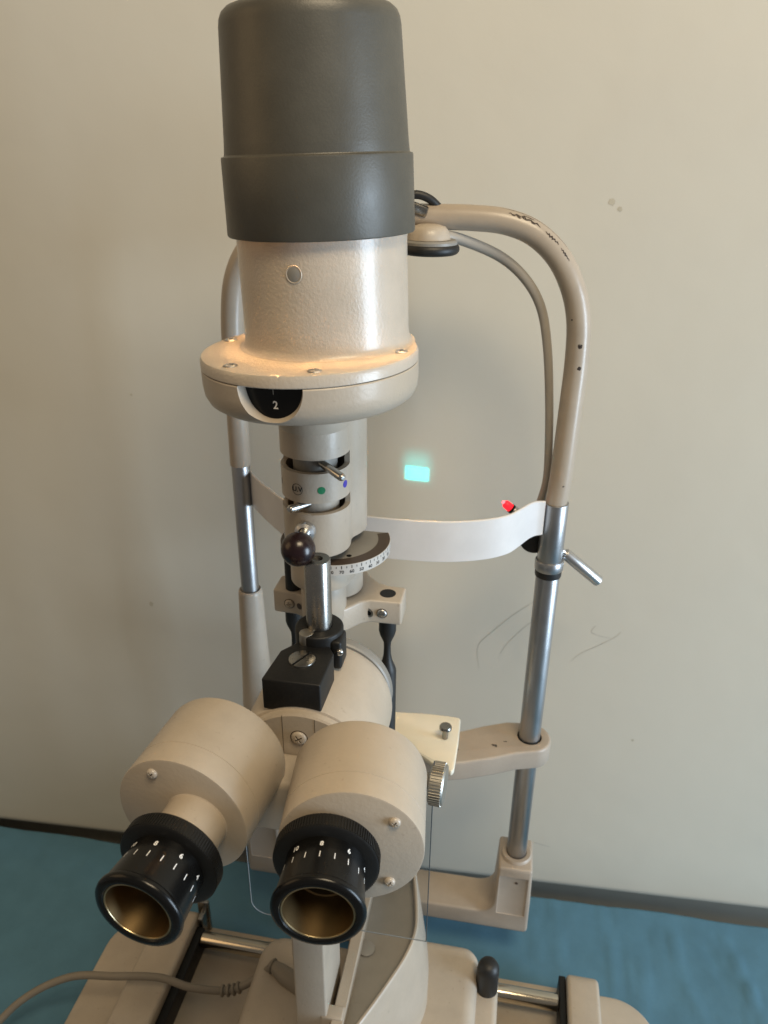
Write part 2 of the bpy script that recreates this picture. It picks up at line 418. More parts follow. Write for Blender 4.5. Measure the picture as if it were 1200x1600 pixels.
for i in range(NX - 1):
    for j in range(n2 - 1): ff.append((i * n2 + j, (i + 1) * n2 + j, (i + 1) * n2 + j + 1, i * n2 + j + 1))
me = bpy.data.meshes.new('tablecloth'); me.from_pydata([(x * MM, y * MM, z * MM) for x, y, z in vv], [], ff); me.update()
me.polygons.foreach_set('use_smooth', [True] * len(me.polygons)); me.materials.append(CLOTH)
co = bpy.data.objects.new('tablecloth', me); col.objects.link(co)
tag(co, 'creased blue drape covering the table under the instrument', 'drape')

# ------------------------------------------------------------------ instrument base plate with tracks
bp = thing('instrument_base', 'flat cream base plate with raised track covers lying on the blue drape', 'base', (13, 0, -4))
def rrect(x0, x1, y0, y1, r, n=10):
    out = []
    for cx, cy, a in ((x1 - r, y0 + r, -90), (x1 - r, y1 - r, 0), (x0 + r, y1 - r, 90), (x0 + r, y0 + r, 180)):
        for k in range(n + 1):
            b = math.radians(a + 90 * k / n); out.append((cx + r * math.cos(b), cy + r * math.sin(b)))
    return out
part('plate', prism(rrect(-231, 268, -260, 63, 36, 14), -3, 12, 2.5, 3, 40), PAINT, bp)
def cover(x0, x1, y1):
    # track cover: side profile with a rounded rear end
    pr = [(-262, 12.5), (-262, 44)] + [(y1 - 12 + 12 * math.sin(a), 32 + 12 * math.cos(a)) for a in [i * math.pi / 16 for i in range(9)]] + [(y1, 12.5)]
    g = prism(pr, x0, x1, 3.5, 4, 50)
    return Geo([(p.z, p.x, p.y) for p in g.v], g.f)
part('track_cover', cover(-182, -146, 58), PAINT, bp)
part('track_cover', cover(190, 217, 60), PAINT, bp)
part('track_rack', box(-145.8, -138, -255, 46, 12.2, 34, 1), BLACKM, bp)
part('track_rack', box(184, 189.8, -255, 58, 12.2, 36, 1), BLACKM, bp)
part('track_stop', box(-145.6, -141, 47, 62, 12.2, 42, 1) + box(-150, -139, 58.6, 62.4, 12.2, 50, 1), DSTEEL, bp)

# ------------------------------------------------------------------ headrest with chin rest
ta_spots = [((94, 88, 262), 6), ((112, 90, 254), 5), ((98, 78, 240), 3.5), ((88, 75, 240), 4), ((82, 80, 256), 4), ((120, 96, 256), 3)]
hr = thing('headrest', 'patient headrest with beige arch tube, steel columns and white forehead strap', 'headrest', (24, 106, -4))
hb = Vector((24, 106, -4))
chips(ta, ca, [((p[0] - hb.x, p[1] - hb.y, p[2] - hb.z), r) for p, r in ta_spots])
chips(tt, ct, [((p[0] - hb.x, p[1] - hb.y, p[2] - hb.z), r) for p, r in [((142.5, 99.2, 577.3), 2.0), ((143.7, 99.2, 563.1), 1.7), ((144.7, 99.2, 608.5), 1.6), ((139.9, 99.2, 620.5), 1.3), ((146.8, 99.2, 536.1), 1.0), ((142.3, 99.2, 481.1), 0.9), ((135.6, 99.2, 593.4), 1.0)]], scale=700, lo=0.27)
RC = (139.2, 106); LC = (-91.5, 106)
# feet and lower arms
def foot(cx, z0, sgn, xin):
    o_ = [(xin, z0), (cx + sgn * 12, z0)] + [(cx + sgn * (12 + 4 * math.sin(a)), z0 + 4 - 4 * math.cos(a)) for a in (.4, .8, 1.2, math.pi / 2)]
    o_ += [(cx + sgn * 15.6, z0 + 40), (cx + sgn * 14.6, z0 + 79), (cx - sgn * 15.0, z0 + 79), (cx - sgn * 16.6, z0 + 40)]
    o_ += [(cx - sgn * (16.6 + 16 - 16 * math.cos(a)), z0 + 36 - 16 * math.sin(a)) for a in (.2, .5, .8, 1.1, 1.4, math.pi / 2)] + [(xin, z0 + 19.5)]
    g = prism(o_, 88, 124)
    g = Geo([(p.x, p.z, p.y) for p in g.v], g.f)
    g = bevel(g, 2.4, 3, 40)
    x0, x1 = sorted((cx - sgn * 13.4, cx + sgn * 12.2))
    g = boolean(g, bevel(box(x0, x1, 80, 88.8, z0 + 21, z0 + 69), 1.2, 2))
    o = part('column_foot', g, ARM, hr, ang=40)
    part('panel_screw', rod(1.3, 0, 0.5, .2, 16).tr(frame((cx + 2, 88.8, z0 + 62), (0, -1, 0))), BROWN, o)
    part('collar', lathe([(8.4, z0 + 78.6), (13.6, z0 + 78.6), (13.2, z0 + 81), (12.4, z0 + 82), (9.2, z0 + 82), (8.4, z0 + 81)]).mv(cx, 106, 0), ARM, o)
foot(RC[0], 42, 1, 36)
foot(LC[0], 66, -1, -18)
part('mount_block', bevel(box(-22, 42, 70, 124, 12.3, 88), 4, 3), ARM, hr)
# right column
part('column', rod(8.6, 118, 408, 0.8).mv(*RC, 0), BRUSH, hr)
part('column_ring', lathe([(8.4, 407.5), (9.4, 407.5), (9.6, 408.2), (9.6, 412.6), (8.4, 413)]).mv(*RC, 0), RUBBER, hr)
part('column_collar', lathe([(8.4, 412.8), (9.9, 412.8), (10.3, 413.4), (10.3, 419.6), (9.7, 420.6), (8.4, 420.8)]).mv(*RC, 0), BRUSH, hr)
part('column_sleeve', rod(9.0, 413, 466, 0.5).mv(*RC, 0), BRUSH, hr)
# left column
part('column', rod(6.9, 150, 477, 0.5).mv(*LC, 0), BRUSH, hr)
part('column_sleeve', lathe([(7, 369), (8.3, 369.6), (9.2, 368.6), (9.6, 366), (11.2, 310), (12.4, 282), (13.4, 262), (13.8, 255), (13.0, 252), (7, 252)]).mv(*LC, 0), TUBE if False else PAINT, hr)
# arch tube
arch = [(*RC, 465.5), (140.6, 106, 487), (141.6, 106, 533), (142.0, 106, 567), (140.3, 106, 592), (134.5, 106, 612), (123.8, 106, 630), (108.4, 106, 643), (90.6, 106, 649.3), (71, 106, 651), (51, 106, 651.2), (24, 106, 651),
        (-10, 106, 650), (-38, 106, 648), (-60, 106, 641), (-76, 106, 627), (-85.5, 106, 608), (-89.4, 106, 583), (-90.4, 106, 556), (-91, 106, 515), (*LC, 476.6)]
part('arch_tube', tube(arch, 7.6, 28, 6), TUBE, hr, ang=60)
# scraped paint along the outside of the bend
AP = smooth(arch, 6); AT = [o for o in hr.children if o.name.startswith('arch_tube')][0]
def scrape(x0, x1, phi, hw, jag):
    idx = [i for i, p in enumerate(AP) if p.z > 560 and p.x > 30]
    def at(x):
        for a, b in zip(idx[:-1], idx[1:]):
            if AP[a].z > 600 and min(AP[a].x, AP[b].x) <= x <= max(AP[a].x, AP[b].x):
                t_ = (x - AP[a].x) / (AP[b].x - AP[a].x); return AP[a].lerp(AP[b], t_), (AP[b] - AP[a]).normalized()
    v = []; f = []; n = 16
    for q in range(n + 1):
        u = q / n; c, T = at(x0 + (x1 - x0) * u)
        N = Vector((-T.z, 0, T.x)); N = N if N.z > 0 else -N
        w_ = hw * math.sin(math.pi * (u * .96 + .02)) ** .6
        ph = phi + jag * math.sin(q * 1.9) * .5
        for sd in (-1, 1):
            a = math.radians(ph + sd * w_ * random.uniform(.35, 1.0)); v.append(c + (Vector((0, -1, 0)) * math.cos(a) + N * math.sin(a)) * 7.66)
    for q in range(n): f.append((2 * q, 2 * q + 1, 2 * q + 3, 2 * q + 2))
    part('paint_scrape', Geo(v, f), SCRAPE, AT, flat=True)
SCRAPE, _, _ = mat('bared_dark_metal', (0.055, 0.040, 0.032), 0.5, 0.3, var=0.2)
scrape(91, 109, 46, 9, 9); scrape(99, 105, 60, 4, 3); scrape(112, 120, 40, 8, 7); scrape(121.5, 127, 36, 6, 4); scrape(86, 124, 74, 2.2, 2)
# pivot knob under the arch
kb = part('pivot_knob', lathe([(0, 648.4), (6, 648), (10, 646.8), (11.8, 644.8), (12.8, 642), (13.4, 639.6), (0, 639.6)]).mv(45.5, 92, 0), PAINT, hr)
part('knob_flange', lathe([(0, 639.4), (15.6, 639.4), (16.6, 638.4), (16.6, 636.6), (0, 636.6)]).mv(46.5, 92, 0), GREYP, kb)
part('rubber_ring', torus(14.8, 3.3).mv(46.5, 92, 634.2), RUBBER, kb)
part('rubber_ring', tube([(27, 100, 662), (36, 101, 664), (44, 103, 661.5), (50, 106, 656)], 2.6, 12, 5), RUBBER, kb)
part('clip', bevel(box(26, 44, 97, 103, 653.5, 660).tr(Matrix.Translation((35, 100, 657)) @ Matrix.Rotation(math.radians(18), 4, 'Y') @ Matrix.Translation((-35, -100, -657))), 1.5, 2), DSTEEL, kb)
# thin cable tube to the fixation lamp
part('cable_tube', tube([(50, 98, 641), (63.3, 106, 638.6), (87.9, 112, 628.6), (104.9, 112, 615.6), (116.4, 112, 598.2), (122.8, 112, 573.8), (127.4, 112, 539.7), (130.6, 113, 503.6), (131.6, 116, 478), (129, 118, 460), (126, 118, 445)],
      lambda u: 3.3 - 0.7 * max(0, min(1, (u - .1) / .5)) + .2, 18, 8), THIN, hr, ang=60)
# fixation lamp: led, holder, pivot, handle along one line behind the column
A = Vector((104.0, 108, 461)); B = Vector((177.0, 116, 400)); D = (B - A).normalized()
fx = part('fixation_lamp', rod(3.6, 0, 18, .6, 28).tr(frame(A + D * 7, D)), ALU, hr)
part('led', lathe([(0, 0), (1.6, .3), (2.6, 1.2), (3.0, 2.6), (3.0, 7.6), (0, 7.6)], 24).tr(frame(A - D * 1.0, D)), LED, fx)
part('led_tip', ball(1.3, 16).tr(Matrix.Translation(A - D * 1.0)), LEDHOT, fx)
part('socket', lathe([(2.7, 0), (3.5, 0), (3.5, 3), (2.7, 3)], 24).tr(frame(A + D * 5.4, D)), BLACK, fx)
part('pivot_housing', rod(11.5, -6, 6, 1.2).tr(frame((127, 116, 433), (0.15, -1, 0.1))), RUBBER, fx)
part('handle', rod(2.6, 22, 62, .3, 24).tr(frame(A, D)) + rod(4.3, 60, (B - A).length, .8, 28).tr(frame(A, D)), ALU, fx)
# forehead strap
plan = smooth([(-84.5, 107, 0), (-77, 97, 0), (-62, 80, 0), (-44, 62, 0), (-25, 52, 0), (5, 49, 0), (36, 48, 0), (62, 49.5, 0), (80, 53.5, 0), (96, 60, 0), (108, 69, 0), (115, 80, 0), (121, 91, 0), (126, 97, 0), (131.5, 99.5, 0)], 6)
def band(plan, th, zf):
    v = []; f = []; n = len(plan)
    for i, p in enumerate(plan):
        T = (plan[min(i + 1, n - 1)] - plan[max(i - 1, 0)]).normalized(); N = Vector((-T.y, T.x, 0)); u = i / (n - 1); z0, z1 = zf(u)
        for s, z in ((-.5, z0 + .5), (-.2, z0), (.2, z0), (.5, z0 + .5), (.5, z1 - .5), (.2, z1), (-.2, z1), (-.5, z1 - .5)):
            q = p + N * (s * th); v.append((q.x, q.y, z))
    for i in range(n - 1):
        for k in range(8): f.append((i * 8 + k, i * 8 + (k + 1) % 8, (i + 1) * 8 + (k + 1) % 8, (i + 1) * 8 + k))
    f.append(tuple(range(7, -1, -1))); f.append(tuple((n - 1) * 8 + k for k in range(8)))
    return Geo(v, f)
part('forehead_strap', band(plan, 2.0, lambda u: (443 - 2 * math.sin(math.pi * u) + (1 if u < .2 else 0), 471 - 2.5 * max(0, u - .75) * 4 * .8)), WHITE, hr)
# chin rest arm and cup
armp = hull(circ(*RC, 17.5, 40) + [(100, 112)]) if False else None
def ang_pts(cx, cy, r, a0, a1, n=12): return [(cx + r * math.cos(math.radians(a0 + (a1 - a0) * i / n)), cy + r * math.sin(math.radians(a0 + (a1 - a0) * i / n))) for i in range(n + 1)]
ap = ang_pts(*RC, 17.5, -70, 95) + [(120, 121), (100, 112), (84, 103), (66, 98), (20, 98), (20, 58), (66, 60), (90, 67), (112, 76), (130, 85)]
ar = prism(ap, 236, 255, 2.2, 3, 40)
ar = boolean(ar, rod(9.9, 230, 262).mv(*RC, 0))
part('chin_rest_arm', ar, ARM, hr, ang=40)
cupo = []
pts = smooth([(-33, 30, 0), (-10, 33, 0), (12, 50, 0), (36, 53, 0), (56, 44, 0), (72, 31, 0), (82, 27, 0)], 6)
pl2 = [(p.x, p.y) for p in pts] + [(83.5, 30), (84, 60), (83.5, 84), (82, 86), (60, 90), (24, 93), (-10, 90), (-33, 86)]
cu = prism(pl2, 276, 281, 1.1, 2, 40)
cv = [Vector((p.x, p.y, p.z - 7 * math.exp(-((p.x - 24) / 30) ** 2) + (1.5 if p.x > 75 else 0))) for p in cu.v]
ch = part('chin_rest', Geo(cv, cu.f), IVORY, hr, ang=40)
part('front_lip', band([Vector((p.x, p.y + 2.2, 0)) for p in pts[6:-3]], 2.2, lambda u: (262, 277)), WHITE, ch)
part('paper_pin', lathe([(0, 293), (4.2, 293), (4.8, 292), (4.8, 290.6), (2.4, 289.6), (2.2, 281), (0, 281)], 28).mv(73.5, 62, 0), DSTEEL, ch)
part('support', box(20, 60, 62, 94, 255.2, 272, 2), IVORY, ch)

# ------------------------------------------------------------------ slit lamp: carriage, microscope and lamp tower
sl = thing('slit_lamp', 'cream slit lamp microscope with grey lamp cap and two black eyepieces', 'slit lamp', (13, -30, 12))
def Pn(name, g, m, parent=None, **k): return part(name, g, m, parent or sl, **k)

# --- carriage
Pn('axle', rod(7, -137, 183, .6).tr(Matrix.Translation((0, 37, 30)) @ Matrix.Rotation(math.pi / 2, 4, 'Y')), BRASSY)
cg_ = Pn('carriage', bevel(prism(rrect(18, 114, -200, 40, 14, 8), 14, 82), 10, 5, 40), PAINT)
Pn('carriage_shelf', bevel(prism(rrect(96, 131, -200, 30, 8, 6), 14, 68), 5, 4, 40), PAINT, cg_)
Pn('brake_knob', lathe([(0, 102), (4, 101.5), (7, 99.5), (8.6, 96), (8.9, 92), (8.9, 70), (8.6, 66), (0, 66)], 36).mv(121.5, 14, -2), RUBBER, cg_)
cl_ = Pn('carriage_housing', bevel(prism(rrect(-68, 22, -200, 22, 20, 8), 14, 84), 14, 6, 40), PAINT)
# --- microscope column, rail and swing arm
Pn('microscope_column', bevel(box(-5, 16, -93, -52, 70, 372), 1.4, 3) + bevel(box(12, 26.8, -93.6, -84, 70, 171), 1.4, 3), PAINT)
arm_out = [(p.x, p.y) for p in smooth([(40, 50, 0), (54, 42, 0), (60, 24, 0), (65.5, -4, 0), (66.5, -22, 0), (62, -42, 0), (51, -68, 0), (39.5, -92, 0), (27.4, -114, 0)], 6)]
loop = arm_out[::-1] + [(30, 51), (19, 51), (19, 20), (19, -40), (19, -90), (19, -116)]
def inset(poly, d):
    n = len(poly); out = []
    for i in range(n):
        a = Vector(poly[i - 1]); b = Vector(poly[i]); c = Vector(poly[(i + 1) % n])
        n1 = Vector((-(b - a).y, (b - a).x)).normalized(); n2 = Vector((-(c - b).y, (c - b).x)).normalized()
        m = (n1 + n2); m = m.normalized() if m.length > 1e-6 else n1
        k = d[i] / max(.5, m.dot(n1)) if isinstance(d, list) else d / max(.5, m.dot(n1))
        out.append((b.x + m.x * k, b.y + m.y * k))
    return out
def loft(layers):
    n = len(layers[0][0]); v = []; f = []
    for pl, z in layers: v += [(x, y, z) for x, y in pl]
    for q in range(len(layers) - 1):
        for i in range(n): f.append((q * n + i, q * n + (i + 1) % n, (q + 1) * n + (i + 1) % n, (q + 1) * n + i))
    return Geo(v, f)
nl = len(loop)
def RI(q): return [(2.2 + q) if i < len(arm_out) else (8 + q) for i in range(len(loop))]
flare = [0.0] * nl
for i in range(len(arm_out)):
    u = i / (len(arm_out) - 1); flare[i] = -9 * math.sin(math.pi * min(1, max(0, (1 - u) * 1.15 + .02))) ** .8 if u > .12 else 0
sa = Pn('swing_arm', loft([(inset(loop, flare), 70), (inset(loop, flare), 112), (inset(loop, [f_ * .45 for f_ in flare]), 146), (loop, 168), (inset(loop, .4), 169.2), (inset(loop, 1.0), 169.8), (inset(loop, RI(0)), 169.8), (inset(loop, RI(.5)), 169.3), (inset(loop, RI(.8)), 168.4), (inset(loop, RI(.8)), 158)]), PAINT, ang=40)
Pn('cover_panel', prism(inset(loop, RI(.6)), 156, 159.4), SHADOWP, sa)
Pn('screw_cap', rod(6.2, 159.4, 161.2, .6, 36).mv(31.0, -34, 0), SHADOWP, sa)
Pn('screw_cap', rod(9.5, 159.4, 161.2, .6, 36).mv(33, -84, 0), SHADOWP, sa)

# --- objective drum
MX, MZ = 12, 396
YM = lambda y: Matrix.Translation((MX, y, MZ)) @ Matrix.Rotation(-math.pi / 2, 4, 'X')      # lathe z -> world +y
dr = Pn('objective_drum', lathe([(0, 0), (36.6, 0), (37.6, .5), (38, 1.4), (38, 50), (37.6, 54), (36.4, 58), (34, 61), (30, 62.5), (0, 62.5)], 96).tr(YM(-101)), PAINT)
Pn('objective_rim', lathe([(28, 62), (34.8, 62), (35.6, 63), (35.6, 68), (34.6, 69.5), (28, 69.5)], 80).tr(YM(-101)), GREYP, dr)
# microscope arm below the drum
Pn('microscope_bracket', bevel(box(-8, 26, -96, -50, 330, 372), 5, 3), PAINT)
# --- binocular body between the prism housings
fb = Pn('binocular_body', lathe([(0, -4), (35.2, -4), (36.2, -3.2), (36.4, 0), (0, 0)], 96).tr(YM(-101)) + bevel(box(-14, 38, -128, -105, 374, 408), 4, 3), PAINT)
for sx in (2.5, 19.5): Pn('seam', box(sx - .12, sx + .12, -105.12, -104.6, 385, 430.4), BROWN, fb)
screw(fb, (11, -105, 417.5), (0, -1, 0), 4.0, PAINT, 35)
hk = Pn('thumb_screw', lathe([(0, 0), (9.5, 0), (10.6, .8), (10.6, 7.2), (9.8, 8), (7, 8.3), (0, 8.3)], 64).tr(frame((78, -95, 390), (1, -.08, 0))), WARMST)
Pn('thumb_screw_shaft', rod(5, 0, 34, .4).tr(frame((45, -95, 390), (1, -.0, 0))), GREYP, hk)
kn = Geo()
for k in range(44):
    a = 2 * math.pi * k / 44
    kn = kn + box(10.2, 11.3, -.42, .42, .9, 7.1, .2, 1).tr(Matrix.Rotation(a, 4, 'Z'))
Pn('knurling', kn.tr(frame((78, -95, 390), (1, -.08, 0))), WARMST, hk)

# --- prism housings and eyepieces
def prism_housing(front, dirx, twist_screws):
    d = Vector((dirx, math.sqrt(1 - dirx * dirx), 0))
    M = frame(front, d, (1, 0, 0))
    # frame: z along d (towards patient); x ~ world x ; y = z cross x -> points down
    h = Pn('prism_housing', lathe([(0, 0), (31.2, 0), (31.8, .3), (32, 1.0), (32, 11.6), (31.75, 11.8), (31.75, 12.2), (32, 12.4), (32, 43), (31.4, 45), (29.6, 46.2), (0, 46.2)], 96).tr(M), PAINT)
    for a in twist_screws:
        p = M @ Vector((25.5 * math.cos(math.radians(a)), -25.5 * math.sin(math.radians(a)), 0))
        screw(h, p, -d, 2.5, GLOSS, 20 + a, recess=False, dome=1.6)
    return M, d
LF = Vector((-27.4, -162.5, 416)); RF = Vector((51.3, -165.5, 416))
ML, DL = prism_housing(LF, 0.105, (118,))
MR, DR = prism_housing(RF, -0.105, (42, -48))
def eyepiece(end, d, total, stub, lab):
    """end = centre of the eye lens end, d = direction into the instrument"""
    M = frame(end, d, (1, 0, 0))
    e = Pn('eyepiece', lathe([(15.0, 0.9), (15.6, .2), (17.0, 0), (18.4, .4), (19.2, 1.2), (19.45, 2.2), (19.35, 3.2), (18.9, 3.9), (18.5, 4.2), (18.5, 4.6), (18.4, 5.2), (17.8, 12), (17.2, 18), (17.0, 21), (17.0, 24.5), (0, 24.5)], 80).tr(M), BLACK, label=lab)
    gaps = []
    rg = lathe([(15, 23.4), (21.6, 23.4), (22.5, 24.0), (22.5, 30.2), (21.9, 31), (14, 31)], 120).tr(M)
    r = Pn('dioptre_ring', rg, BLACKM, e)
    kn = Geo()
    for k in range(110):
        kn = kn + box(22.2, 22.85, -.27, .27, 24.2, 29.8).tr(Matrix.Rotation(2 * math.pi * k / 110, 4, 'Z'))
    Pn('knurling', kn.tr(M), BLACKM, r)
    Pn('eyecup', lathe([(14.9, 1.0), (14.3, 1.3), (13.9, 4), (12.6, 12), (11.0, 17), (9.6, 17.5)], 64).tr(M), GOLD, e)
    Pn('rim', torus(14.75, .42, 72, 10).tr(M @ Matrix.Translation((0, 0, 1.0))), RIM, e)
    Pn('lens', lathe([(10, 18), (9.8, 17), (7, 16.2), (3.5, 15.8), (0, 15.7)], 48).tr(M), LENS, e)
    if stub: Pn('eyepiece_tube', lathe([(0, 30.8), (14.2, 30.8), (14.8, 31.4), (14.8, total - 1.2), (15.8, total - .2), (0, total - .2)], 64).tr(M), PAINT, e)
    else: Pn('eyepiece_tube', rod(14.8, 30.6, total - .2).tr(M), PAINT, e)
    # frame axes: x=right, y=down ; angle measured on that circle, top = -90
    def on(g, ang, s):
        # text: u to the right seen from above, v pointing towards the housing
        out = []
        for p in g.v:
            q_ = s + p.y; rr = float(np.interp(q_, [5.2, 12, 18, 21, 24], [18.4, 17.8, 17.2, 17.0, 17.0])) + .10
            a = math.radians(ang) + p.x / 17.3
            out.append(Vector((rr * math.cos(a), rr * math.sin(a), s + p.y)))
        return Geo(out, g.f).tr(M)
    for k, (ch_, ang) in enumerate((('8', -92), ('6', -52), ('4', -12), ('0', 28), ('10', -132))):
        Pn('printed_number', on(text_geo(ch_, 3.2), ang, 19.6), PRINTW, e, flat=True)
    for k in range(-3, 8): Pn('printed_tick', on(strip(.36, 2.9, 3), -92 + 20 * k, 14.2), PRINTW, e, flat=True)
    return e
LE = Vector((-25.2, -211.9, 416)); RE = Vector((45.3, -199.4, 416))
eyepiece(LE, DL, (LF.y - LE.y) / DL.y, True, 'left eyepiece on a longer cream tube')
eyepiece(RE, DR, (RF.y - RE.y) / DR.y, False, 'right eyepiece close to its housing')

# --- clear breath shield
shp = [(-28, 410), (-28, 274)] + [(-18 + 10 * math.cos(math.radians(a)), 274 + 10 * math.sin(math.radians(a)) - 0) for a in range(190, 271, 16)] + [(79.5, 264), (79.5, 404), (60, 414)]
sg = prism(shp, 93.6, 95.0)
sg = Geo([(p.x, -p.z, p.y) for p in sg.v], sg.f)
sh = Pn('breath_shield', sg, CLEAR, flat=True)
Pn('shield_edge', tube([(79.6, -94.3, 264), (79.6, -94.3, 404)], .3, 6, 0), EDGED, sh)
Pn('shield_edge', tube([(-28, -94.3, 330), (-28, -94.3, 274)] + [(-18 + 10 * math.cos(math.radians(a)), -94.3, 274 + 10 * math.sin(math.radians(a))) for a in range(190, 271, 16)] + [(79.5, -94.3, 264)], .3, 6, 0), EDGE, sh)

# --- mount block, clamp and steel post on top of the drum
bk = [(-8, -101), (22, -101), (22.5, -76), (17, -67), (18, -64), (2, -64), (2, -67), (-4, -70)]
blk = bevel(prism([(-8.5, -101), (22, -101), (22.5, -74), (17.5, -66), (1.5, -66), (-6.0, -76)], 430, 449), 1.0, 3, 30)
blk = boolean(blk, rod(38.02, -20, 80, 0, 128).tr(YM(-101)))
mb = Pn('mount_block', blk, BLACKM)
ss = rod(7.1, 448.4, 449.9, .35, 48)
ss = boolean(ss, box(-9, 9, -.65, .65, 449.2, 452).tr(Matrix.Rotation(math.radians(62), 4, 'Z')))
sscr = Pn('slotted_screw', ss.mv(7.5, -82, 0), DSTEEL, mb)
Pn('slot', box(-6.9, 6.9, -.62, .62, 449.0, 449.35).tr(Matrix.Rotation(math.radians(62), 4, 'Z')).mv(7.5, -82, 0), BLACK, sscr)
clp = boolean(bevel(prism(circ(10.5, -57.5, 13.2, 64), 434, 455), 1.5, 3, 30), rod(7.2, 436, 470).mv(10.5, -57.5, 0))
cm = Pn('clamp_ring', clp, BLACKM, mb)
Pn('clamp_lug', bevel(box(18.5, 25, -68, -54, 434, 452), 2, 3), BLACKM, mb)
screw(mb, (24.2, -68.2, 446), (.5, -.86, 0), 1.9, STEEL, 10, recess=False, dome=1.5)
sp = Pn('steel_post', lathe([(0, 436), (7.0, 436), (7.0, 495.4), (6.6, 496), (3, 496), (3, 494.5), (0, 494.5)], 56).mv(10.5, -57.5, 0), DSTEEL)
Pn('index_pin', rod(3.9, 440, 455.2, .5, 32).mv(5.6, -66.2, 0), WARMST, mb)

# --- lamp tower
TX, TY = -3, -6          # front lobe
BX, BY = -1, 20          # rear lobe
def lobes(r1, r2, n=180, sm=7):
    """outline of two merged round lobes with a softened waist"""
    mx_, my_ = (TX + BX) / 2, (TY + BY) / 2; R_ = []
    for k in range(n):
        a = 2 * math.pi * k / n; d = Vector((math.cos(a), math.sin(a))); best = 0
        for cx, cy, r in ((TX, TY, r1), (BX, BY, r2)):
            o = Vector((mx_ - cx, my_ - cy)); b = o.dot(d); disc_ = b * b - (o.length_squared - r * r)
            if disc_ > 0: best = max(best, -b + math.sqrt(disc_))
        R_.append(best)
    S_ = [sum(R_[(k + q) % n] for q in range(-sm, sm + 1)) / (2 * sm + 1) for k in range(n)]
    return [(mx_ + max(S_[k], R_[k] if False else S_[k]) * math.cos(2 * math.pi * k / n), my_ + S_[k] * math.sin(2 * math.pi * k / n)) for k in range(n)]
BODY = lobes(19.6, 22.2)
body = bevel(prism(BODY, 477, 572), .9, 3, 40)
def slot(z0, z1):
    half = [(-24, TY + 2.5)] + [(-24, -40), (30, -40), (30, TY + 2.5)]
    g = Geo(*[(lambda P: (P.v, P.f))(prism(half, z0, z1))][0])
    return bevel(g, 1.2, 3, 40)
def slot_end(z0, z1): return slot(z0, z1)
for z0, z1 in ((529.2, 537), (504.6, 511.6)): body = boolean(body, slot(z0, z1))
for z0, z1 in ((514, 536.99), (490, 511.59)): body = boolean(body, rod(16.6, z0, z1 - .5).mv(TX, TY, 0))
fr_ = lw = Pn('tower_body', body, PAINT, ang=38)
Pn('neck_flare', lathe([(19.0, 551), (19.75, 552), (20.2, 556), (21.6, 561), (24.5, 567), (28, 572), (0, 572)], 72).mv(TX, TY, 0), PAINT, fr_)
Pn('filter_core', rod(12.6, 512, 538.5).mv(TX, TY, 0), GREYP, fr_)
Pn('aperture_core', rod(13.2, 489, 513.5).mv(TX, TY, 0), PAINT, lw)
Pn('cavity_floor', lathe([(12, 514.3), (16.5, 514.3)], 48).mv(TX, TY, 0), BLACK, fr_)
Pn('cavity_floor', lathe([(12, 490.3), (16.5, 490.3)], 48).mv(TX, TY, 0), BLACK, fr_)
TM = Matrix.Translation((TX, TY, 0))
def onring(g, ang, z): return wrap(g, 19.5, ang, z, TM)
# levers
def lever(a, b, r, nm='lever'):
    a = Vector(a); b = Vector(b); L = (b - a).length
    return Pn(nm, lathe([(0, 0), (r, 0), (r, L - r * .8), (r * .8, L - r * .3), (r * .45, L - .05), (0, L)], 28).tr(frame(a, b - a)), STEEL)
lever((3.5, -17, 533), (19.5, -33.5, 532), 2.3)
lever((-2.5, -15, 507.8), (-12.4, -31, 509.8), 2.2)
# printed marks on the filter ring (angles: -90 faces the viewer)
Pn('printed_mark', onring(text_geo('U.V', 4.2), -107, 519.5), PRINTK, fr_, flat=True)
Pn('printed_mark', onring(ringflat(3.1, 3.4), -107, 519.5), PRINTK, fr_, flat=True)
Pn('printed_mark', onring(text_geo('1', 5), -150, 520), PRINTK, fr_, flat=True)
Pn('colour_dot', onring(disc(2.2), -66, 519.5), GREEN, fr_, flat=True, label='green filter dot')
Pn('colour_dot', onring(disc(2.2), -18, 519.5), BLUE, fr_, flat=True, label='blue filter dot')
# ball lever
b0 = Vector((-6.5, -25.2, 492)); b1 = Vector((2.0, -62, 503))
b0 = Vector((-4.5, -25.0, 495.0)); bc = Vector((1.6, -61, 502.4)); bd = (bc - b0).normalized()
bl = Pn('ball_lever', rod(2.9, 0, 34, .2, 24).tr(frame(b0, bd)), STEEL)
Pn('bush', lathe([(3.2, 4.5), (3.6, 5.6), (5.4, 4.6), (5.9, 3.2), (5.9, -2)], 40).tr(frame(b0, (bd + Vector((0, -1.2, .0))).normalized())), ALU, bl)
Pn('ball', ball(9.0, 48).mv(*bc), BALLM, bl)

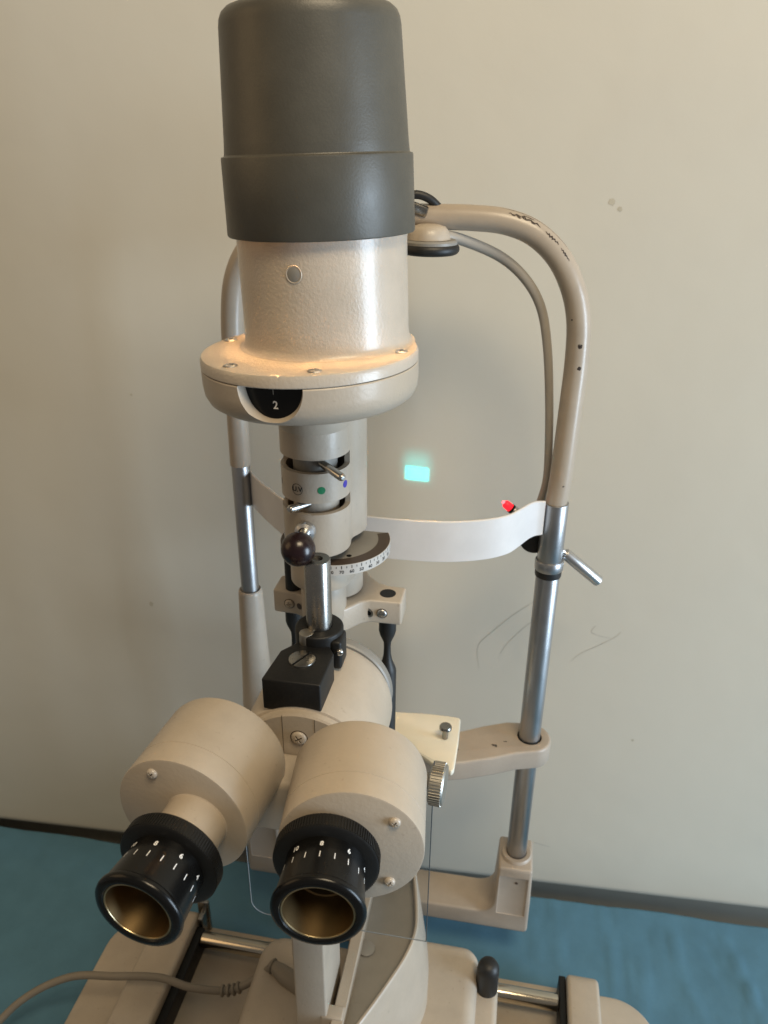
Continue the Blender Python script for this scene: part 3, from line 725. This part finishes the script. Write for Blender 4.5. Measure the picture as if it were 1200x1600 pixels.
# angle scale
SX, SY, SZ = 3, 13, 471
sc_pl = ang_pts(SX, SY, 33.5, -205, 25, 72)
asc = Pn('angle_scale', prism(sc_pl, SZ - 1.6, SZ), GREYP)
bandp = ang_pts(0, 0, 33.5, -182, 2, 64)
Pn('brown_band', lathe([(26.5, SZ + .15), (33.6, SZ + .15)], 72, -205, 25).mv(SX, SY, 0), BROWN, asc)
Pn('scale_band', lathe([(32.2, SZ - 6.8), (33.9, SZ - 6.8), (33.9, SZ), (32.2, SZ)], 72, -205, 25).mv(SX, SY, 0), SCALEW, asc)
SM = Matrix.Translation((SX, SY, 0))
for k in range(-8, 10):
    deg = -90 + (9 - k) * 0
for k in range(0, 22):
    ang = -91.5 + k * 5.2
    Pn('printed_tick', wrap(strip(.5 if k % 2 == 0 else .4, 2.0 if k % 2 == 0 else 1.3, 2), 33.9, ang, SZ - 1.6, SM), PRINTK, asc, flat=True)
    if k % 2 == 0: Pn('printed_number', wrap(text_geo(str(abs(90 - 5 * k)), 2.9), 33.9, ang, SZ - 4.7, SM), PRINTK, asc, flat=True)
Pn('countersunk_hole', disc(1.6).mv(16, -7, SZ + .1), BLACK, asc, flat=True)
# foot of the tower
Pn('tower_collar', bevel(prism(hull(circ(TX + 1, TY + 4, 19, 48) + circ(BX + 1, BY, 19, 48)), 452, 469), .8, 2, 40), PAINT)
Pn('tower_foot', rod(14.0, 424, 453, 1.2).mv(TX + 1, TY + 6, 0) + rod(17.0, 432, 453, 1.2).mv(BX + 2, BY + 2, 0), PAINT)
# fork bracket
FY = 20
fp = [(-39, FY - 9), (-24, FY - 10), (-16, FY - 14), (-8, FY - 26), (8, FY - 27), (13, FY - 22), (20, FY - 13), (26, FY - 10), (45.5, FY - 10), (45.5, FY + 10), (34, FY + 10), (27, FY + 13), (20, FY + 20), (17, FY + 26), (-20, FY + 26), (-26, FY + 12), (-39, FY + 10)]
fk = Pn('fork_bracket', bevel(prism(fp, 414, 431), 1.6, 3, 30), PAINT)
fkf = FY - 10
screw(fk, (33, fkf - .0, 422), (0, -1, 0), 3.0, ALU, 15)
Pn('threaded_hole', lathe([(1.7, .05), (3.2, .05)], 28).tr(frame((24.6, FY - 10.9, 422), (-.25, -1, 0))), ALU, fk, flat=True)
Pn('threaded_hole', disc(1.75).tr(frame((24.6, FY - 11.2, 422), (-.25, -1, 0))), BLACK, fk, flat=True)
screw(fk, (-28, fkf - .0, 422), (0, -1, 0), 3.0, PAINT, 15)
Pn('threaded_hole', disc(2.2).tr(frame((-20.8, FY - 12.0, 422), (-.5, -1, 0))), BROWN, fk, flat=True)
Pn('post_end', disc(5.2, 32).mv(35, FY, 431.12), BLACKM, fk, flat=True)
for px in (35, -28.5):
    Pn('support_post', lathe([(0, 415), (5.7, 415), (5.7, 403), (5.0, 400), (2.6, 394), (2.3, 390), (2.5, 384), (3.4, 379), (5.4, 374), (6.2, 371), (6.2, 160), (0, 160)], 40).mv(px, FY, 0), RUBBER)
Pn('support_post_upper', rod(5.2, 431, 466).mv(-26.5, FY - 4, 0), RUBBER)
# projection window at the back of the tower
Pn('beam_window', rod(5, 0, 2.0, .3, 32).tr(frame((4, 41.6, 484), (0, 1, 0))), LENS)

# --- lamp head (leans slightly)
LEAN = Matrix.Translation((5.9, 0, 557.5)) @ Matrix.Rotation(math.radians(-1.9), 4, 'Y') @ Matrix.Translation((0, 0, -560)) @ Matrix.Diagonal((.955, .955, 1, 1))
def Ph(name, g, m, parent=None, **k): return part(name, g.tr(LEAN), m, parent or sl, **k)
FXc, FYc = -6.8, -14
drum = lathe([(0, 572), (48, 572), (53, 572.8), (56.5, 575.2), (58.4, 579), (59, 584), (59, 591.2), (58.6, 591.8), (0, 591.8)], 128).mv(FXc, FYc, 0)
da = math.radians(-90 - 5.5)
dn = Vector((math.cos(da), math.sin(da), 0))
cone = lathe([(0, -9), (15.4, -9), (16.0, -4), (20.2, 4), (0, 4)], 64).tr(frame(Vector((FXc, FYc, 591.9)) + dn * 58, dn))
drum = boolean(drum, cone)
Ph('dial_drum', drum, PAINT, ang=32)
fd = Ph('filter_dial', lathe([(0, 574.5), (53.0, 574.5), (53.0, 591.6), (0, 591.6)], 96).mv(FXc, FYc, 0), BLACK)
FMt = Matrix.Translation((FXc, FYc, 0))
Ph('dial_number', wrap(text_geo('2', 5.4), 53.0, -90 - 4.5, 582.6, FMt, .12), PRINTW, fd, flat=True)
Ph('dial_mark', wrap(strip(.5, 3.2, 2), 53.0, -90 - 5.2, 589.4, FMt, .12), GREYP, fd, flat=True)
tpl = Ph('top_plate', lathe([(0, 592.0), (58.4, 592.0), (59, 592.5), (59, 596.2), (58.2, 597.9), (56.6, 598.6), (0, 598.6)], 128).mv(FXc, FYc, 0), GLOSS)
for a in (-124, -72, -8, 165, 60):
    r_ = 52
    p = Vector((FXc + r_ * math.cos(math.radians(a)), FYc + r_ * math.sin(math.radians(a)), 598.6))
    screw(tpl, LEAN @ p, (0, 0, 1), 3.3, ALU, a, dome=.6)
ho = Ph('lamp_housing', lathe([(0, 598.5), (48.6, 598.65), (47.0, 599.2), (45.9, 600.4), (45.3, 602.4), (45, 606), (44.8, 654), (44.6, 658), (41.0, 661), (41.0, 690), (0, 690)], 128), GLOSS)
sa_ = math.radians(-90 - 4.5)
sn = Vector((math.cos(sa_), math.sin(sa_), 0))
Ph('set_screw', rod(3.5, -1, .25, .15, 32).tr(frame(Vector((0, 0, 639)) + sn * 44.9, sn)), GREYP, ho)
Ph('set_screw_rim', lathe([(3.45, .2), (3.6, .3), (4.0, .3), (4.25, 0)], 36).tr(frame(Vector((0, 0, 639)) + sn * 44.9, sn)), PAINT, ho)
cp_ = Ph('lamp_cap', lathe([(47.3, 652.0), (47.3, 651), (47.8, 650.3), (48.6, 650.4), (49.0, 651.2), (48.4, 685.0), (48.2, 685.7), (47.2, 686.0), (46.7, 686.3), (46.4, 688), (43.3, 738.5), (42.8, 741.4), (41.6, 743.8), (39.4, 745.6), (36.4, 746.6), (30, 747), (0, 747.2),
     (0, 744), (38, 743.4), (41.6, 738), (46.9, 684), (47.3, 652.0)], 128).mv(0, 0, 3), CAP, ang=50)
Ph('lamp_glow', torus(44.3, .7, 96, 10).mv(0, 0, 671), LEAK, cp_)

# power cable
pc = thing('power_cable', 'grey brown power cable running across the base plate into the carriage', 'cable', (-160, -30, 12))
cpath = [(-330, -130, 4), (-292, -82, 16), (-262, -50, 40), (-226, -32, 54), (-186, -27, 59), (-149, -22, 60), (-119, -24.5, 59), (-87, -21.5, 60), (-66, -14.5, 70), (-54, -13, 84), (-45, -14, 90)]
part('cord', tube(cpath, 3.1, 18, 8), CABLEM, pc, ang=60)
P_ = smooth(cpath, 8)
for i in range(4):
    k = 6.80 * 8 + i * 1.35; j = int(k); p = P_[j].lerp(P_[j + 1], k - j); d = (P_[j + 1] - P_[j - 1])
    part('strain_relief_rib', torus(3.6, 1.3, 28, 10).tr(frame(p, d)), CABLEM, pc)
part('plug', lathe([(0, -4), (3.5, -4), (4.4, -1), (5.6, 4), (6.6, 9), (7.2, 14), (7.2, 30), (0, 30)], 28).tr(frame((-50, -13, 88), (.9, -.38, -.16))), CABLEM, pc)
part('strain_relief_rib', torus(4.8, 1.2, 28, 10).tr(frame((-51, -12.8, 87.8), (.93, -.3, .12))), CABLEM, pc)

# projected cyan beam of the instrument: a projector lamp at the exit window, with a rectangular aperture
def beam():
    src = Vector((4, 44.5, 484)); x_t = 31.2; tgt = Vector((x_t, wall_y(x_t), 449.8))
    l = bpy.data.lights.new('slit_beam', 'SPOT'); l.energy = 4.0; l.color = (1, 1, 1); l.spot_size = math.radians(40); l.spot_blend = 0; l.shadow_soft_size = 0.0001
    o = bpy.data.objects.new('slit_beam', l); col.objects.link(o); o.location = src * MM
    o.rotation_euler = (tgt - src).to_track_quat('-Z', 'Y').to_euler()
    l.use_nodes = True; t = l.node_tree; em = t.nodes['Emission']
    tc_ = t.nodes.new('ShaderNodeTexCoord'); sp_ = t.nodes.new('ShaderNodeSeparateXYZ'); t.links.new(tc_.outputs['Normal'], sp_.inputs[0])
    def M(op, a, b=None):
        n = t.nodes.new('ShaderNodeMath'); n.operation = op
        for i, q in enumerate((a, b)):
            if q is None: continue
            if isinstance(q, (int, float)): n.inputs[i].default_value = q
            else: t.links.new(q, n.inputs[i])
        return n.outputs[0]
    u = M('DIVIDE', sp_.outputs[0], M('ABSOLUTE', sp_.outputs[2])); v = M('DIVIDE', sp_.outputs[1], M('ABSOLUTE', sp_.outputs[2]))
    L = (tgt - src).length
    def edge(q, c, half, soft):
        mr = t.nodes.new('ShaderNodeMapRange'); mr.interpolation_type = 'SMOOTHSTEP'
        t.links.new(M('ABSOLUTE', M('SUBTRACT', q, c)), mr.inputs[0]); mr.inputs[1].default_value = half + soft; mr.inputs[2].default_value = half - soft; return mr.outputs[0]
    core = M('MULTIPLY', edge(u, 0, 9.0 / L, 1.7 / L), edge(v, 0, 5.4 / L, 1.6 / L))
    halo = M('MULTIPLY', edge(u, 0, 10.0 / L, 7 / L), edge(v, 6.0 / L, 10 / L, 10 / L))
    tot = M('ADD', M('MULTIPLY', core, 1.0), M('MULTIPLY', halo, 0.17))
    em.inputs['Color'].default_value = (0.0, 0.80, 0.84, 1); t.links.new(tot, em.inputs['Strength'])
beam()
